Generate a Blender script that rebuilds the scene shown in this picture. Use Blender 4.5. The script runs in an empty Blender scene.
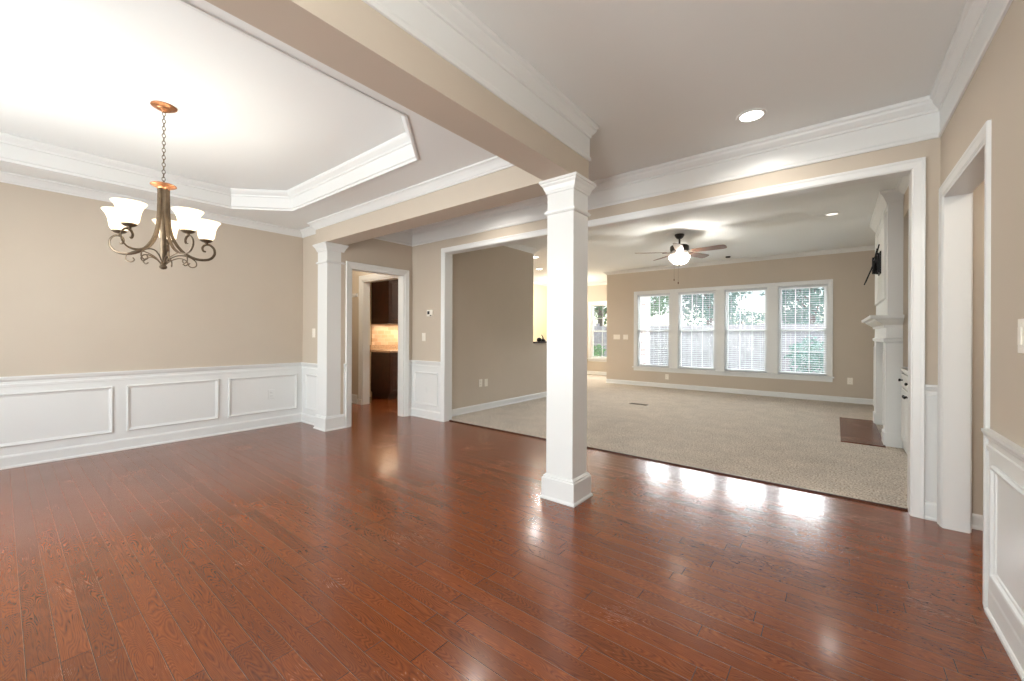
import bpy, bmesh, math, random
from mathutils import Vector, Matrix
random.seed(7)
PI = math.pi
scn = bpy.context.scene
C = scn.collection

# ------------------------------------------------------------------ camera
YAW, ROLL, FPX, PY = math.radians(38.449), math.radians(0.266), 407.494, 334.748
cd = bpy.data.cameras.new('camera'); cam = bpy.data.objects.new('camera', cd); C.objects.link(cam)
fw = Vector((-math.sin(YAW), math.cos(YAW), 0)); r0 = Vector((math.cos(YAW), math.sin(YAW), 0)); u0 = Vector((0, 0, 1))
rr = r0*math.cos(ROLL) + u0*math.sin(ROLL); uu = u0*math.cos(ROLL) - r0*math.sin(ROLL)
cam.matrix_world = Matrix(((rr.x, uu.x, -fw.x, 0), (rr.y, uu.y, -fw.y, 0), (rr.z, uu.z, -fw.z, 1.2), (0, 0, 0, 1)))
cd.sensor_fit = 'HORIZONTAL'; cd.sensor_width = 36; cd.lens = FPX/1024*36
cd.shift_y = (PY - 340.5)/1024
cd.clip_start = .05; cd.clip_end = 300
scn.camera = cam

# ------------------------------------------------------------------ world, sun, exposure
scn.view_settings.view_transform = 'Standard'; scn.view_settings.look = 'None'
scn.view_settings.gamma = 1; scn.view_settings.use_curve_mapping = False
scn.view_settings.exposure = 0.16
w = bpy.data.worlds.new('world'); scn.world = w; w.use_nodes = True
nt = w.node_tree; bg = nt.nodes['Background']
sk = nt.nodes.new('ShaderNodeTexSky'); sk.sky_type = 'NISHITA'; sk.sun_disc = False
sk.sun_elevation = math.radians(48); sk.sun_rotation = math.radians(100); sk.air_density = 1.2; sk.dust_density = .4; sk.ozone_density = 3
nt.links.new(sk.outputs[0], bg.inputs[0]); bg.inputs[1].default_value = 0.23

def lamp(name, typ, loc, energy, color=(1, 1, 1), size=.1, sizey=None, rot=(0, 0, 0), spread=None):
    l = bpy.data.lights.new(name, typ); l.energy = energy; l.color = color
    if typ == 'AREA':
        l.size = size
        if sizey: l.shape = 'RECTANGLE'; l.size_y = sizey
        if spread: l.spread = spread
    elif typ == 'SUN': l.angle = size
    else: l.shadow_soft_size = size
    o = bpy.data.objects.new(name, l); C.objects.link(o); o.location = loc; o.rotation_euler = rot
    return o
lamp('sun', 'SUN', (20, 5, 20), 1.7, (1, .96, .9), .02, rot=(math.radians(8), math.radians(48), 0))
# daylight: sky light falling in through the real windows from above, and light off the bright ground outside the front
DAY = (.94, .985, 1)
lamp('daylight_living_windows', 'AREA', (-3.2, 16.6, 4.9), 2600, DAY, 15, 3.2, (math.radians(-84), 0, 0))
lamp('daylight_high_sky', 'AREA', (-1.9, 10.5, 3.1), 1150, DAY, 4.2, 1.6, (math.radians(-52), 0, 0))
lamp('daylight_nook_window', 'AREA', (-5.25, 12.2, 3.1), 110, DAY, 1.4, 1.4, (math.radians(-52), 0, 0))
lamp('daylight_dining_windows', 'AREA', (-3.7, -1.75, 1.3), 215, DAY, 2.2, 1.9, (math.radians(97), 0, 0))
lamp('daylight_entry', 'AREA', (-.46, -1.75, 1.1), 95, DAY, 1.4, 2.2, (math.radians(100), 0, 0))
lamp('foyer_fill_lamp', 'POINT', (-.45, -.7, 2.3), 56, (.98, .985, .96), .14)  # added fill behind the camera to brighten the ceilings; no pendant hangs here

# ------------------------------------------------------------------ materials
def S(h):
    h = h.lstrip('#'); v = [int(h[i:i+2], 16)/255 for i in (0, 2, 4)]
    return tuple(x/12.92 if x <= .04045 else ((x+.055)/1.055)**2.4 for x in v) + (1,)
def mat(name, col, rough=.5, metal=0, bump=0, bscale=60, var=0, vscale=3, spec=.5, emit=None, es=0, trans=0, coat=0):
    m = bpy.data.materials.new(name); m.use_nodes = True; n = m.node_tree.nodes; L = m.node_tree.links
    p = n['Principled BSDF']; c = S(col) if isinstance(col, str) else col
    p.inputs['Base Color'].default_value = c; p.inputs['Roughness'].default_value = rough
    p.inputs['Metallic'].default_value = metal; p.inputs['Specular IOR Level'].default_value = spec
    p.inputs['Coat Weight'].default_value = coat
    if trans: p.inputs['Transmission Weight'].default_value = trans
    if emit: p.inputs['Emission Color'].default_value = S(emit); p.inputs['Emission Strength'].default_value = es
    tc = n.new('ShaderNodeTexCoord')
    if var:
        t = n.new('ShaderNodeTexNoise'); t.inputs['Scale'].default_value = vscale; t.inputs['Detail'].default_value = 4
        L.new(tc.outputs['Object'], t.inputs['Vector'])
        hs = n.new('ShaderNodeHueSaturation'); hs.inputs['Color'].default_value = c
        mr = n.new('ShaderNodeMapRange'); mr.inputs[3].default_value = 1-var; mr.inputs[4].default_value = 1+var
        mr.inputs[1].default_value = .3; mr.inputs[2].default_value = .7
        L.new(t.outputs[0], mr.inputs[0]); L.new(mr.outputs[0], hs.inputs['Value']); L.new(hs.outputs[0], p.inputs['Base Color'])
    if bump:
        t = n.new('ShaderNodeTexNoise'); t.inputs['Scale'].default_value = bscale; t.inputs['Detail'].default_value = 5
        L.new(tc.outputs['Object'], t.inputs['Vector'])
        b = n.new('ShaderNodeBump'); b.inputs['Strength'].default_value = bump; b.inputs['Distance'].default_value = .004
        L.new(t.outputs[0], b.inputs['Height']); L.new(b.outputs[0], p.inputs['Normal'])
    return m
M = {}
M['wall'] = mat('wall_paint_tan', '#c5b9a9', .7, bump=.05, bscale=180, var=.012)
M['cream'] = mat('wall_paint_cream', '#ead9b4', .7, bump=.05, bscale=180)
M['ceil'] = mat('ceiling_paint', '#e9ebe9', .85, bump=.05, bscale=120)
M['trim'] = mat('trim_paint_white', '#e2e3e1', .34, bump=.02, bscale=40)
M['plastic'] = mat('switch_plastic', '#f0eade', .35, var=.01)
M['dark'] = mat('dark_slot', '#1c1916', .5, var=.1)
M['bronze'] = mat('brushed_bronze', '#6e604f', .42, .75, bump=.05, bscale=200, var=.18, vscale=30)
M['iron'] = mat('dark_iron', '#2a2624', .4, .7, bump=.05, bscale=150, var=.12, vscale=20)
M['copper'] = mat('copper_wash', '#b07a54', .38, .7, var=.2, vscale=25)
M['blade'] = mat('walnut_blade', '#6f4c38', .38, var=.2, vscale=14)
M['shade'] = mat('frosted_glass_shade', '#fff6e4', .4, emit='#fff0d4', es=1.2)
M['bowl'] = mat('frosted_glass_bowl', '#fff8ec', .4, emit='#fff6e6', es=2.2)
M['lens'] = mat('lamp_lens', '#ffffff', .4, emit='#fffaf0', es=9, var=.01)
M['lens_dim'] = mat('lamp_lens_dim', '#ffffff', .4, emit='#fffaf0', es=1.3, var=.01)
M['blind'] = mat('blind_slat_white', '#cfd2d4', .5, var=.01)
M['black'] = mat('black_metal', '#111112', .35, .5, var=.1)
M['cabwood'] = mat('dark_cherry_cabinet', '#3d1d0c', .45, bump=.1, bscale=40, var=.28, vscale=9, coat=.08)
M['granite'] = mat('granite', '#b99a7c', .2, var=.35, vscale=60)
M['fence'] = mat('fence_boards', '#b3aab2', .8, bump=.3, bscale=30, var=.18, vscale=5)
M['siding'] = mat('exterior_siding', '#c9c4c6', .7, bump=.1, var=.05)
M['bark'] = mat('bark', '#5d5048', .9, bump=.6, bscale=20, var=.25)
M['leafa'] = mat('leaves_mid', '#4f7f4c', .6, var=.35, vscale=2.5)
M['leafb'] = mat('leaves_blue_green', '#4d7f70', .6, var=.35, vscale=2.5)
M['grass'] = mat('lawn', '#9aa77a', .9, bump=.6, bscale=12, var=.25, vscale=1.2)
M['patio'] = mat('patio_slab', '#d5cfcb', .8, bump=.2, bscale=14, var=.06)

def glass_mat():
    m = bpy.data.materials.new('window_glass'); m.use_nodes = True; n = m.node_tree.nodes; L = m.node_tree.links
    p = n['Principled BSDF']; out = n['Material Output']
    p.inputs['Roughness'].default_value = .02; p.inputs['Base Color'].default_value = (.9, .95, .95, 1)
    t = n.new('ShaderNodeBsdfTransparent'); mx = n.new('ShaderNodeMixShader'); mx.inputs[0].default_value = .06
    no = n.new('ShaderNodeTexNoise'); no.inputs['Scale'].default_value = 2
    b = n.new('ShaderNodeBump'); b.inputs['Strength'].default_value = .02; L.new(no.outputs[0], b.inputs['Height']); L.new(b.outputs[0], p.inputs['Normal'])
    L.new(t.outputs[0], mx.inputs[1]); L.new(p.outputs[0], mx.inputs[2]); L.new(mx.outputs[0], out.inputs[0])
    return m
M['glass'] = glass_mat()
for k in ('shade', 'bowl'):          # frosted glass lets its bulb's light through
    n = M[k].node_tree.nodes; L = M[k].node_tree.links; p = n['Principled BSDF']; out = n['Material Output']
    t = n.new('ShaderNodeBsdfTranslucent'); t.inputs[0].default_value = (1, .96, .9, 1); mx = n.new('ShaderNodeMixShader'); mx.inputs[0].default_value = .6
    no = n.new('ShaderNodeTexNoise'); no.inputs['Scale'].default_value = 30; mr = n.new('ShaderNodeMapRange'); mr.inputs[3].default_value = .55; mr.inputs[4].default_value = .65
    L.new(no.outputs[0], mr.inputs[0]); L.new(mr.outputs[0], mx.inputs[0])
    L.new(p.outputs[0], mx.inputs[1]); L.new(t.outputs[0], mx.inputs[2]); L.new(mx.outputs[0], out.inputs[0])

def wood_floor(name, w=.0797, ln=.95, c1='#6c3415', c2='#85441c', c3='#45200c'):
    m = bpy.data.materials.new(name); m.use_nodes = True; n = m.node_tree.nodes; L = m.node_tree.links
    p = n['Principled BSDF']
    def math_(op, a, b=None):
        q = n.new('ShaderNodeMath'); q.operation = op
        for i, v in enumerate((a, b)):
            if v is None: continue
            if isinstance(v, (int, float)): q.inputs[i].default_value = v
            else: L.new(v, q.inputs[i])
        return q.outputs[0]
    def ramp(f, stops):
        q = n.new('ShaderNodeValToRGB'); e = q.color_ramp.elements
        e[0].position, e[0].color = stops[0]; e[1].position, e[1].color = stops[-1]
        for s_, c_ in stops[1:-1]:
            k = e.new(s_); k.color = c_
        L.new(f, q.inputs[0]); return q.outputs[0]
    tc = n.new('ShaderNodeTexCoord'); sx = n.new('ShaderNodeSeparateXYZ'); L.new(tc.outputs['Object'], sx.inputs[0])
    X, Y = sx.outputs[0], sx.outputs[1]
    yr = math_('DIVIDE', math_('ADD', Y, 20 - .058), w); row = math_('FLOOR', yr)
    wn = n.new('ShaderNodeTexWhiteNoise'); wn.noise_dimensions = '1D'; L.new(row, wn.inputs['W'])
    xs = math_('DIVIDE', math_('ADD', math_('ADD', X, 30), math_('MULTIPLY', wn.outputs[0], 7.3)), ln)
    cell = math_('FLOOR', xs)
    cv = n.new('ShaderNodeCombineXYZ'); L.new(row, cv.inputs[0]); L.new(cell, cv.inputs[1])
    wn2 = n.new('ShaderNodeTexWhiteNoise'); wn2.noise_dimensions = '3D'; L.new(cv.outputs[0], wn2.inputs['Vector'])
    rnd = wn2.outputs[0]
    # oak grain: contour lines of a stretched noise field, different on each board
    gv = n.new('ShaderNodeCombineXYZ')
    L.new(math_('MULTIPLY', X, 2.1), gv.inputs[0]); L.new(math_('MULTIPLY', Y, 13.0), gv.inputs[1]); L.new(math_('MULTIPLY', rnd, 37.0), gv.inputs[2])
    g = n.new('ShaderNodeTexNoise'); g.inputs['Scale'].default_value = 1.0; g.inputs['Detail'].default_value = 1.2; g.inputs['Roughness'].default_value = .4
    L.new(gv.outputs[0], g.inputs['Vector'])
    rings = math_('FRACT', math_('MULTIPLY', g.outputs[0], 46.0))
    rings = math_('ABSOLUTE', math_('SUBTRACT', rings, .5)); rings = math_('MULTIPLY', rings, 2.0)
    fv = n.new('ShaderNodeCombineXYZ')
    L.new(math_('MULTIPLY', X, 14), fv.inputs[0]); L.new(math_('MULTIPLY', Y, 260), fv.inputs[1]); L.new(math_('MULTIPLY', rnd, 9), fv.inputs[2])
    f = n.new('ShaderNodeTexNoise'); f.inputs['Scale'].default_value = 1; f.inputs['Detail'].default_value = 3; L.new(fv.outputs[0], f.inputs['Vector'])
    gr = math_('ADD', math_('ADD', math_('MULTIPLY', rings, .40), .06), math_('MULTIPLY', f.outputs[0], .62))
    col = ramp(gr, [(.22, S(c3)), (.42, S(c1)), (.8, S(c2))])
    hs = n.new('ShaderNodeHueSaturation'); L.new(col, hs.inputs['Color'])
    L.new(math_('ADD', math_('MULTIPLY', rnd, .32), .84), hs.inputs['Value'])
    L.new(math_('ADD', math_('MULTIPLY', wn2.outputs[1], .0), .5), hs.inputs['Hue'])
    # joints
    fy = math_('FRACT', yr); ey = math_('MINIMUM', fy, math_('SUBTRACT', 1, fy))
    fx = math_('FRACT', xs); ex = math_('MINIMUM', fx, math_('SUBTRACT', 1, fx))
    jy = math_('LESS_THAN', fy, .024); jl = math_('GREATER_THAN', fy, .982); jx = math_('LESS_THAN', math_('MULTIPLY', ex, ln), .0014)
    j = math_('MAXIMUM', jy, jx)
    mx = n.new('ShaderNodeMix'); mx.data_type = 'RGBA'; L.new(math_('MULTIPLY', j, .75), mx.inputs[0]); L.new(hs.outputs[0], mx.inputs[6])
    mx.inputs[7].default_value = S('#1d0b07'); m2 = n.new('ShaderNodeMix'); m2.data_type = 'RGBA'; L.new(math_('MULTIPLY', jl, .45), m2.inputs[0]); L.new(mx.outputs[2], m2.inputs[6]); m2.inputs[7].default_value = S('#b88a6a'); L.new(m2.outputs[2], p.inputs['Base Color'])  # tan line on one long edge: bevel highlight painted into the colour
    h = math_('MULTIPLY', j, -1.0)
    # boards lie very slightly out of level with each other
    h = math_('ADD', h, math_('MULTIPLY', math_('MULTIPLY', fy, math_('SUBTRACT', 1, fy)), .9))
    b = n.new('ShaderNodeBump'); b.inputs['Strength'].default_value = .22; b.inputs['Distance'].default_value = .0022
    L.new(h, b.inputs['Height']); L.new(b.outputs[0], p.inputs['Normal'])
    rn = n.new('ShaderNodeTexNoise'); rn.inputs['Scale'].default_value = 2.2; rn.inputs['Detail'].default_value = 5; L.new(tc.outputs['Object'], rn.inputs['Vector'])
    L.new(math_('ADD', math_('MULTIPLY', rn.outputs[0], .10), math_('ADD', math_('MULTIPLY', gr, .06), .165)), p.inputs['Roughness'])
    p.inputs['Specular IOR Level'].default_value = .5; p.inputs['Coat Weight'].default_value = .3; p.inputs['Coat Roughness'].default_value = .12
    return m
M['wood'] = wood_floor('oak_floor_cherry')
M['hearth'] = wood_floor('hearth_tile_wood_look', .11, .5, '#5a3426', '#7f5240', '#38201a')
M['hearth'].node_tree.nodes['Principled BSDF'].inputs['Specular IOR Level'].default_value = .25; M['hearth'].node_tree.nodes['Principled BSDF'].inputs['Coat Weight'].default_value = 0

def carpet_mat():
    m = bpy.data.materials.new('beige_carpet'); m.use_nodes = True; n = m.node_tree.nodes; L = m.node_tree.links
    p = n['Principled BSDF']; tc = n.new('ShaderNodeTexCoord')
    a = n.new('ShaderNodeTexNoise'); a.inputs['Scale'].default_value = 75; a.inputs['Detail'].default_value = 4
    b = n.new('ShaderNodeTexNoise'); b.inputs['Scale'].default_value = 4; b.inputs['Detail'].default_value = 6
    L.new(tc.outputs['Object'], a.inputs['Vector']); L.new(tc.outputs['Object'], b.inputs['Vector'])
    r = n.new('ShaderNodeValToRGB'); r.color_ramp.elements[0].position = .36; r.color_ramp.elements[0].color = S('#93826e')
    r.color_ramp.elements[1].position = .62; r.color_ramp.elements[1].color = S('#dacfc0'); L.new(a.outputs[0], r.inputs[0])
    hs = n.new('ShaderNodeHueSaturation'); mr = n.new('ShaderNodeMapRange'); mr.inputs[1].default_value = .3; mr.inputs[2].default_value = .7
    mr.inputs[3].default_value = .9; mr.inputs[4].default_value = 1.08
    L.new(b.outputs[0], mr.inputs[0]); L.new(mr.outputs[0], hs.inputs['Value']); L.new(r.outputs[0], hs.inputs['Color']); L.new(hs.outputs[0], p.inputs['Base Color'])
    bp = n.new('ShaderNodeBump'); bp.inputs['Strength'].default_value = .9; bp.inputs['Distance'].default_value = .012
    L.new(a.outputs[0], bp.inputs['Height']); L.new(bp.outputs[0], p.inputs['Normal'])
    p.inputs['Roughness'].default_value = 1; p.inputs['Specular IOR Level'].default_value = .1; p.inputs['Sheen Weight'].default_value = .2
    return m
M['carpet'] = carpet_mat()

def tile_mat():
    m = bpy.data.materials.new('travertine_backsplash'); m.use_nodes = True; n = m.node_tree.nodes; L = m.node_tree.links
    p = n['Principled BSDF']; tc = n.new('ShaderNodeTexCoord'); sx = n.new('ShaderNodeSeparateXYZ'); cx = n.new('ShaderNodeCombineXYZ')
    L.new(tc.outputs['Object'], sx.inputs[0]); L.new(sx.outputs[1], cx.inputs[0]); L.new(sx.outputs[2], cx.inputs[1])
    b = n.new('ShaderNodeTexBrick'); b.inputs['Scale'].default_value = 1; b.inputs['Brick Width'].default_value = .15; b.inputs['Row Height'].default_value = .075
    b.inputs['Mortar Size'].default_value = .003; b.inputs['Color1'].default_value = S('#c49a76'); b.inputs['Color2'].default_value = S('#e0c2a0'); b.inputs['Mortar'].default_value = S('#d9c6b0')
    L.new(cx.outputs[0], b.inputs['Vector']); L.new(b.outputs[0], p.inputs['Base Color']); p.inputs['Roughness'].default_value = .35
    return m
M['tile'] = tile_mat()

def brick_mat():
    m = bpy.data.materials.new('pale_brick'); m.use_nodes = True; n = m.node_tree.nodes; L = m.node_tree.links
    p = n['Principled BSDF']; tc = n.new('ShaderNodeTexCoord'); sx = n.new('ShaderNodeSeparateXYZ'); cx = n.new('ShaderNodeCombineXYZ')
    L.new(tc.outputs['Object'], sx.inputs[0]); ad = n.new('ShaderNodeMath'); L.new(sx.outputs[0], ad.inputs[0]); L.new(sx.outputs[1], ad.inputs[1])
    L.new(ad.outputs[0], cx.inputs[0]); L.new(sx.outputs[2], cx.inputs[1])
    b = n.new('ShaderNodeTexBrick'); b.inputs['Scale'].default_value = 1; b.inputs['Brick Width'].default_value = .2; b.inputs['Row Height'].default_value = .075
    b.inputs['Mortar Size'].default_value = .008; b.inputs['Bias'].default_value = -.2; b.inputs['Color1'].default_value = S('#cdbfc2'); b.inputs['Color2'].default_value = S('#6f6266'); b.inputs['Mortar'].default_value = S('#e0dcdc')
    L.new(cx.outputs[0], b.inputs['Vector']); L.new(b.outputs[0], p.inputs['Base Color']); p.inputs['Roughness'].default_value = .8
    return m
M['brick'] = brick_mat()

# ------------------------------------------------------------------ helpers
def origin(o):
    v = Vector((0, 0, 0))
    while o: v += o.location; o = o.parent
    return v
def obj(name, bm, m, parent=None, smooth=None, loc=None):
    """world-coordinate bmesh -> object; its origin goes to `loc` or the parent's."""
    bmesh.ops.recalc_face_normals(bm, faces=bm.faces)
    me = bpy.data.meshes.new(name)
    o = bpy.data.objects.new(name, me); C.objects.link(o)
    base = Vector(loc) if loc else (origin(parent) if parent else Vector((0, 0, 0)))
    bmesh.ops.translate(bm, verts=bm.verts, vec=-base)
    if smooth is not None:
        for f in bm.faces: f.smooth = True
        for e in bm.edges:
            if len(e.link_faces) == 2 and e.calc_face_angle(0) > smooth: e.smooth = False
    bm.to_mesh(me); bm.free()
    me.materials.append(M[m] if isinstance(m, str) else m)
    if parent: o.parent = parent; o.location = base - origin(parent)
    else: o.location = base
    return o
def tag(o, label=None, cat=None, group=None, kind=None):
    if label: o['label'] = label
    if cat: o['category'] = cat
    if group: o['group'] = group
    if kind: o['kind'] = kind
    return o
def thing(name, loc, label, cat, group=None):
    o = bpy.data.objects.new(name, None); o.empty_display_size = .1; C.objects.link(o); o.location = loc
    return tag(o, label, cat, group)
def struct(name, bm, m, parent=None, smooth=None):
    o = obj(name, bm, m, parent, smooth)
    if not parent: o['kind'] = 'structure'
    return o
def copy_tree(o, parent=None):
    c = o.copy(); C.objects.link(c)
    if parent: c.parent = parent
    for ch in [x for x in C.objects if x.parent == o]: copy_tree(ch, c)
    return c
def BM(): return bmesh.new()
def box(bm, x0, x1, y0, y1, z0, z1, bev=0):
    x0, x1 = sorted((x0, x1)); y0, y1 = sorted((y0, y1)); z0, z1 = sorted((z0, z1))
    r = bmesh.ops.create_cube(bm, size=1); vs = r['verts']
    for v in vs: v.co = Vector(((x0+x1)/2+v.co.x*(x1-x0), (y0+y1)/2+v.co.y*(y1-y0), (z0+z1)/2+v.co.z*(z1-z0)))
    if bev:
        es = list({e for v in vs for e in v.link_edges})
        bmesh.ops.bevel(bm, geom=es, offset=bev, segments=2, affect='EDGES', profile=.5)
    return bm
def boxm(*a, **k):
    bm = BM()
    for q in a: box(bm, *q, **k)
    return bm
def sweep(bm, path, prof, A=(1, 0, 0), B=(0, 1, 0), N=(0, 0, 1), O=(0, 0, 0), closed=False):
    """mitred sweep: path in plane (A,B); prof [(d,h)]: d to the right of travel, h along N. prof is a closed polygon."""
    A, B, N, O = map(Vector, (A, B, N, O)); n = len(path); P = [Vector(p) for p in path]
    rings = []
    for i, p in enumerate(P):
        def rn(a, b):
            d = (b-a).normalized(); return Vector((d.y, -d.x))
        if closed: n1, n2 = rn(P[i-1], p), rn(p, P[(i+1) % n])
        else:
            n1 = rn(P[i-1], p) if i > 0 else None; n2 = rn(p, P[i+1]) if i < n-1 else None
            n1 = n1 or n2; n2 = n2 or n1
        s = n1+n2; mt = s/(s.length_squared/2)
        ring = []
        for d, h in prof:
            q = p + mt*d; ring.append(bm.verts.new(O + A*q.x + B*q.y + N*h))
        rings.append(ring)
    k = len(prof); segs = n if closed else n-1
    for i in range(segs):
        a, b = rings[i], rings[(i+1) % n]
        for j in range(k):
            bm.faces.new((a[j], a[(j+1) % k], b[(j+1) % k], b[j]))
    if not closed:
        bm.faces.new(rings[0]); bm.faces.new(list(reversed(rings[-1])))
    return bm
def lathe(bm, prof, cx=0, cy=0, seg=24, flute=0, nfl=0):
    rings = []
    for r, z in prof:
        if r < 1e-5: rings.append([bm.verts.new((cx, cy, z))])
        else: rings.append([bm.verts.new((cx+r*(1+flute*math.cos(nfl*t))*math.cos(t), cy+r*(1+flute*math.cos(nfl*t))*math.sin(t), z)) for t in [2*PI*i/seg for i in range(seg)]])
    for a, b in zip(rings, rings[1:]):
        for i in range(seg):
            j = (i+1) % seg
            if len(a) == 1 and len(b) == 1: continue
            if len(a) == 1: bm.faces.new((a[0], b[i], b[j]))
            elif len(b) == 1: bm.faces.new((a[i], a[j], b[0]))
            else: bm.faces.new((a[i], a[j], b[j], b[i]))
    return bm
def catmull(pts, k=6):
    P = [Vector(p) for p in pts]; P = [P[0]*2-P[1]] + P + [P[-1]*2-P[-2]]; out = []
    for i in range(1, len(P)-2):
        for s in range(k):
            t = s/k; a, b, c, d = P[i-1:i+3]
            out.append(.5*((2*b)+(c-a)*t+(2*a-5*b+4*c-d)*t*t+(3*b-a-3*c+d)*t**3))
    out.append(P[-2]); return out
def tube(bm, pts, r, seg=8, flat=None):
    """round tube or, with flat=(w,t), a flat bar; r may be a list."""
    P = [Vector(p) for p in pts]; rings = []; up = None
    for i, p in enumerate(P):
        d = (P[min(i+1, len(P)-1)] - P[max(i-1, 0)]).normalized()
        if up is None:
            up = Vector((0, 0, 1)) if abs(d.z) < .9 else Vector((1, 0, 0))
        up = (up - d*up.dot(d)); up = up.normalized() if up.length > 1e-6 else d.orthogonal().normalized()
        s = d.cross(up); rad = r[i] if isinstance(r, (list, tuple)) else r
        ring = []
        for k in range(seg):
            t = 2*PI*(k+.5)/seg; a, b = math.cos(t)*rad, math.sin(t)*rad
            if flat: a *= flat[0]; b *= flat[1]
            ring.append(bm.verts.new(p+s*a+up*b))
        rings.append(ring)
    for a, b in zip(rings, rings[1:]):
        for k in range(seg): bm.faces.new((a[k], a[(k+1) % seg], b[(k+1) % seg], b[k]))
    bm.faces.new(list(reversed(rings[0]))); bm.faces.new(rings[-1])
    return bm
def torus(bm, c, R, r, ax1, ax2, stretch=1, n=14, seg=6):
    ax1, ax2, c = Vector(ax1), Vector(ax2), Vector(c); nn = ax1.cross(ax2).normalized(); rings = []
    for i in range(n):
        t = 2*PI*i/n; d = ax1*math.cos(t)+ax2*math.sin(t); p = c+ax1*math.cos(t)*R+ax2*math.sin(t)*R*stretch
        rings.append([bm.verts.new(p+d*math.cos(s)*r+nn*math.sin(s)*r) for s in [2*PI*k/seg for k in range(seg)]])
    for i in range(n):
        a, b = rings[i], rings[(i+1) % n]
        for k in range(seg): bm.faces.new((a[k], a[(k+1) % seg], b[(k+1) % seg], b[k]))
    return bm

# ------------------------------------------------------------------ plan (metres; camera stands at x=0 y=0 z=1.2)
XL, XR, YF, YB, XD = -5.728, .532, 3.814, 2.594, -4.924
YC1, YC2, XB1, XB2 = 2.492, 2.74, -1.681, -1.451
ZB, ZC, ZD, ZT = 2.33, 2.77, 2.60, 2.80
FR = -1.20           # front wall (behind the camera)
T = .12
XA, XE, ZO = -4.20, .396, 2.32      # main cased opening
XQ, YW = -4.36, 9.45                  # living room left wall, window wall
XK, YK = -6.97, 3.85                  # kitchen left wall, kitchen front wall
XW = 1.0                              # living room right wall

# floors
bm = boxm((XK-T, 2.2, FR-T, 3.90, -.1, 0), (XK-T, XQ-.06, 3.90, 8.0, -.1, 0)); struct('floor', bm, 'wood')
bm = boxm((XQ-.06, XW+.1, 3.90, YW+.1, -.1, .012), (XK-T, XQ-.06, 8.0, 11.32, -.1, .012)); struct('floor_carpet', bm, 'carpet')

# ceiling with octagonal tray
TX0, TX1, TY0, TY1, CH = -5.31, -2.15, -.66, 2.09, .47
octa = [(TX0, TY1-CH), (TX0+CH, TY1), (TX1-CH, TY1), (TX1, TY1-CH), (TX1, TY0+CH), (TX1-CH, TY0), (TX0+CH, TY0), (TX0, TY0+CH)]
bm = boxm((-1.56, 2.2, FR-T, 2.63, ZC, ZC+.1), (XK-T, 2.2, 2.63, 11.32, ZC, ZC+.1), (XL-.1, -1.56, FR-T, 2.63, ZT, ZT+.08))
for z in (ZD,):
    o4 = [(XL-.06, FR-.06), (XB1+.06, FR-.06), (XB1+.06, YB+.06), (XL-.06, YB+.06)]
    va = [bm.verts.new((x, y, z)) for x, y in o4]; vb = [bm.verts.new((x, y, z)) for x, y in octa]
    ed = [bm.edges.new((l[i], l[(i+1) % len(l)])) for l in (va, vb) for i in range(len(l))]
    bmesh.ops.triangle_fill(bm, use_beauty=True, use_dissolve=False, edges=ed)
    vt = [bm.verts.new((x, y, ZT)) for x, y in octa]
    for i in range(8): bm.faces.new((vb[i], vb[(i+1) % 8], vt[(i+1) % 8], vt[i]))
struct('ceiling', bm, 'ceil')
bm = BM()
sweep(bm, octa, [(0, ZD-.008), (.018, ZD-.008), (.018, ZD+.012), (.030, ZD+.02), (.042, ZD+.125), (.052, ZD+.13), (.055, ZD+.145), (.085, ZD+.17), (.095, ZD+.185), (.095, ZD+.199), (0, ZD+.199)], closed=True)
struct('trim_1', bm, 'trim')

# walls -------------------------------------------------------------
struct('wall_left', boxm((XL-T, XL, FR-T, YB+T, 0, ZT)), 'wall')
struct('wall_return', boxm((XL, -4.96, YB, YB+T, 0, ZT), (XK-T, XL, YB, YB+T, 0, ZT)), 'wall')
struct('wall_pantry', boxm((XD-T, XD, YB+T-.01, 2.835, 0, ZC), (XD-T, XD, 3.675, YF, 0, ZC), (XD-T, XD, 2.835, 3.675, 2.065, ZC)), 'wall')
struct('wall_far', boxm((XD-T, XA-.012, YF, YF+T, 0, ZC), (XE+.012, 2.2, YF, YF+T, 0, ZC), (XA-.012, XE+.012, YF, YF+T, ZO+.012, ZC)), 'wall')
struct('wall_right', boxm((XR, XR+.11, FR-T, 2.765, 0, ZC), (XR, XR+.11, 3.70, YF, 0, ZC), (XR, XR+.11, 2.765, 3.70, 2.09, ZC)), 'wall')
struct('wall_hall', boxm((2.1, 2.2, .4, YF, 0, ZC), (XR+.11, 2.2, .3, .4, 0, ZC)), 'wall')
# front wall with entry door and dining windows (behind the camera)
struct('wall_front', boxm((XL, -4.7, FR-T, FR, 0, ZT), (-4.7, -2.7, FR-T, FR, 0, .5), (-4.7, -2.7, FR-T, FR, 2.25, ZT), (-2.7, -1.15, FR-T, FR, 0, ZC),
                          (-1.15, .25, FR-T, FR, 2.45, ZC), (.25, XR, FR-T, FR, 0, ZC)), 'wall')
struct('wall_living_left', boxm((XQ-T, XQ, YF+T, 6.12, 0, ZC), (XQ-T, XQ, 6.12, 7.95, 0, 1.045)), 'wall')
wx = [(-3.70, -2.935), (-2.76, -1.995), (-1.82, -1.055), (-.88, -.115)]
W0, W1, WZ0, WZ1 = -3.70, -.115, .46, 2.165
struct('wall_window', boxm((XQ-T, W0, YW, YW+T, 0, ZC), (W1, XW+T, YW, YW+T, 0, ZC), (W0, W1, YW, YW+T, 0, WZ0), (W0, W1, YW, YW+T, WZ1, ZC)), 'wall')
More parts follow.
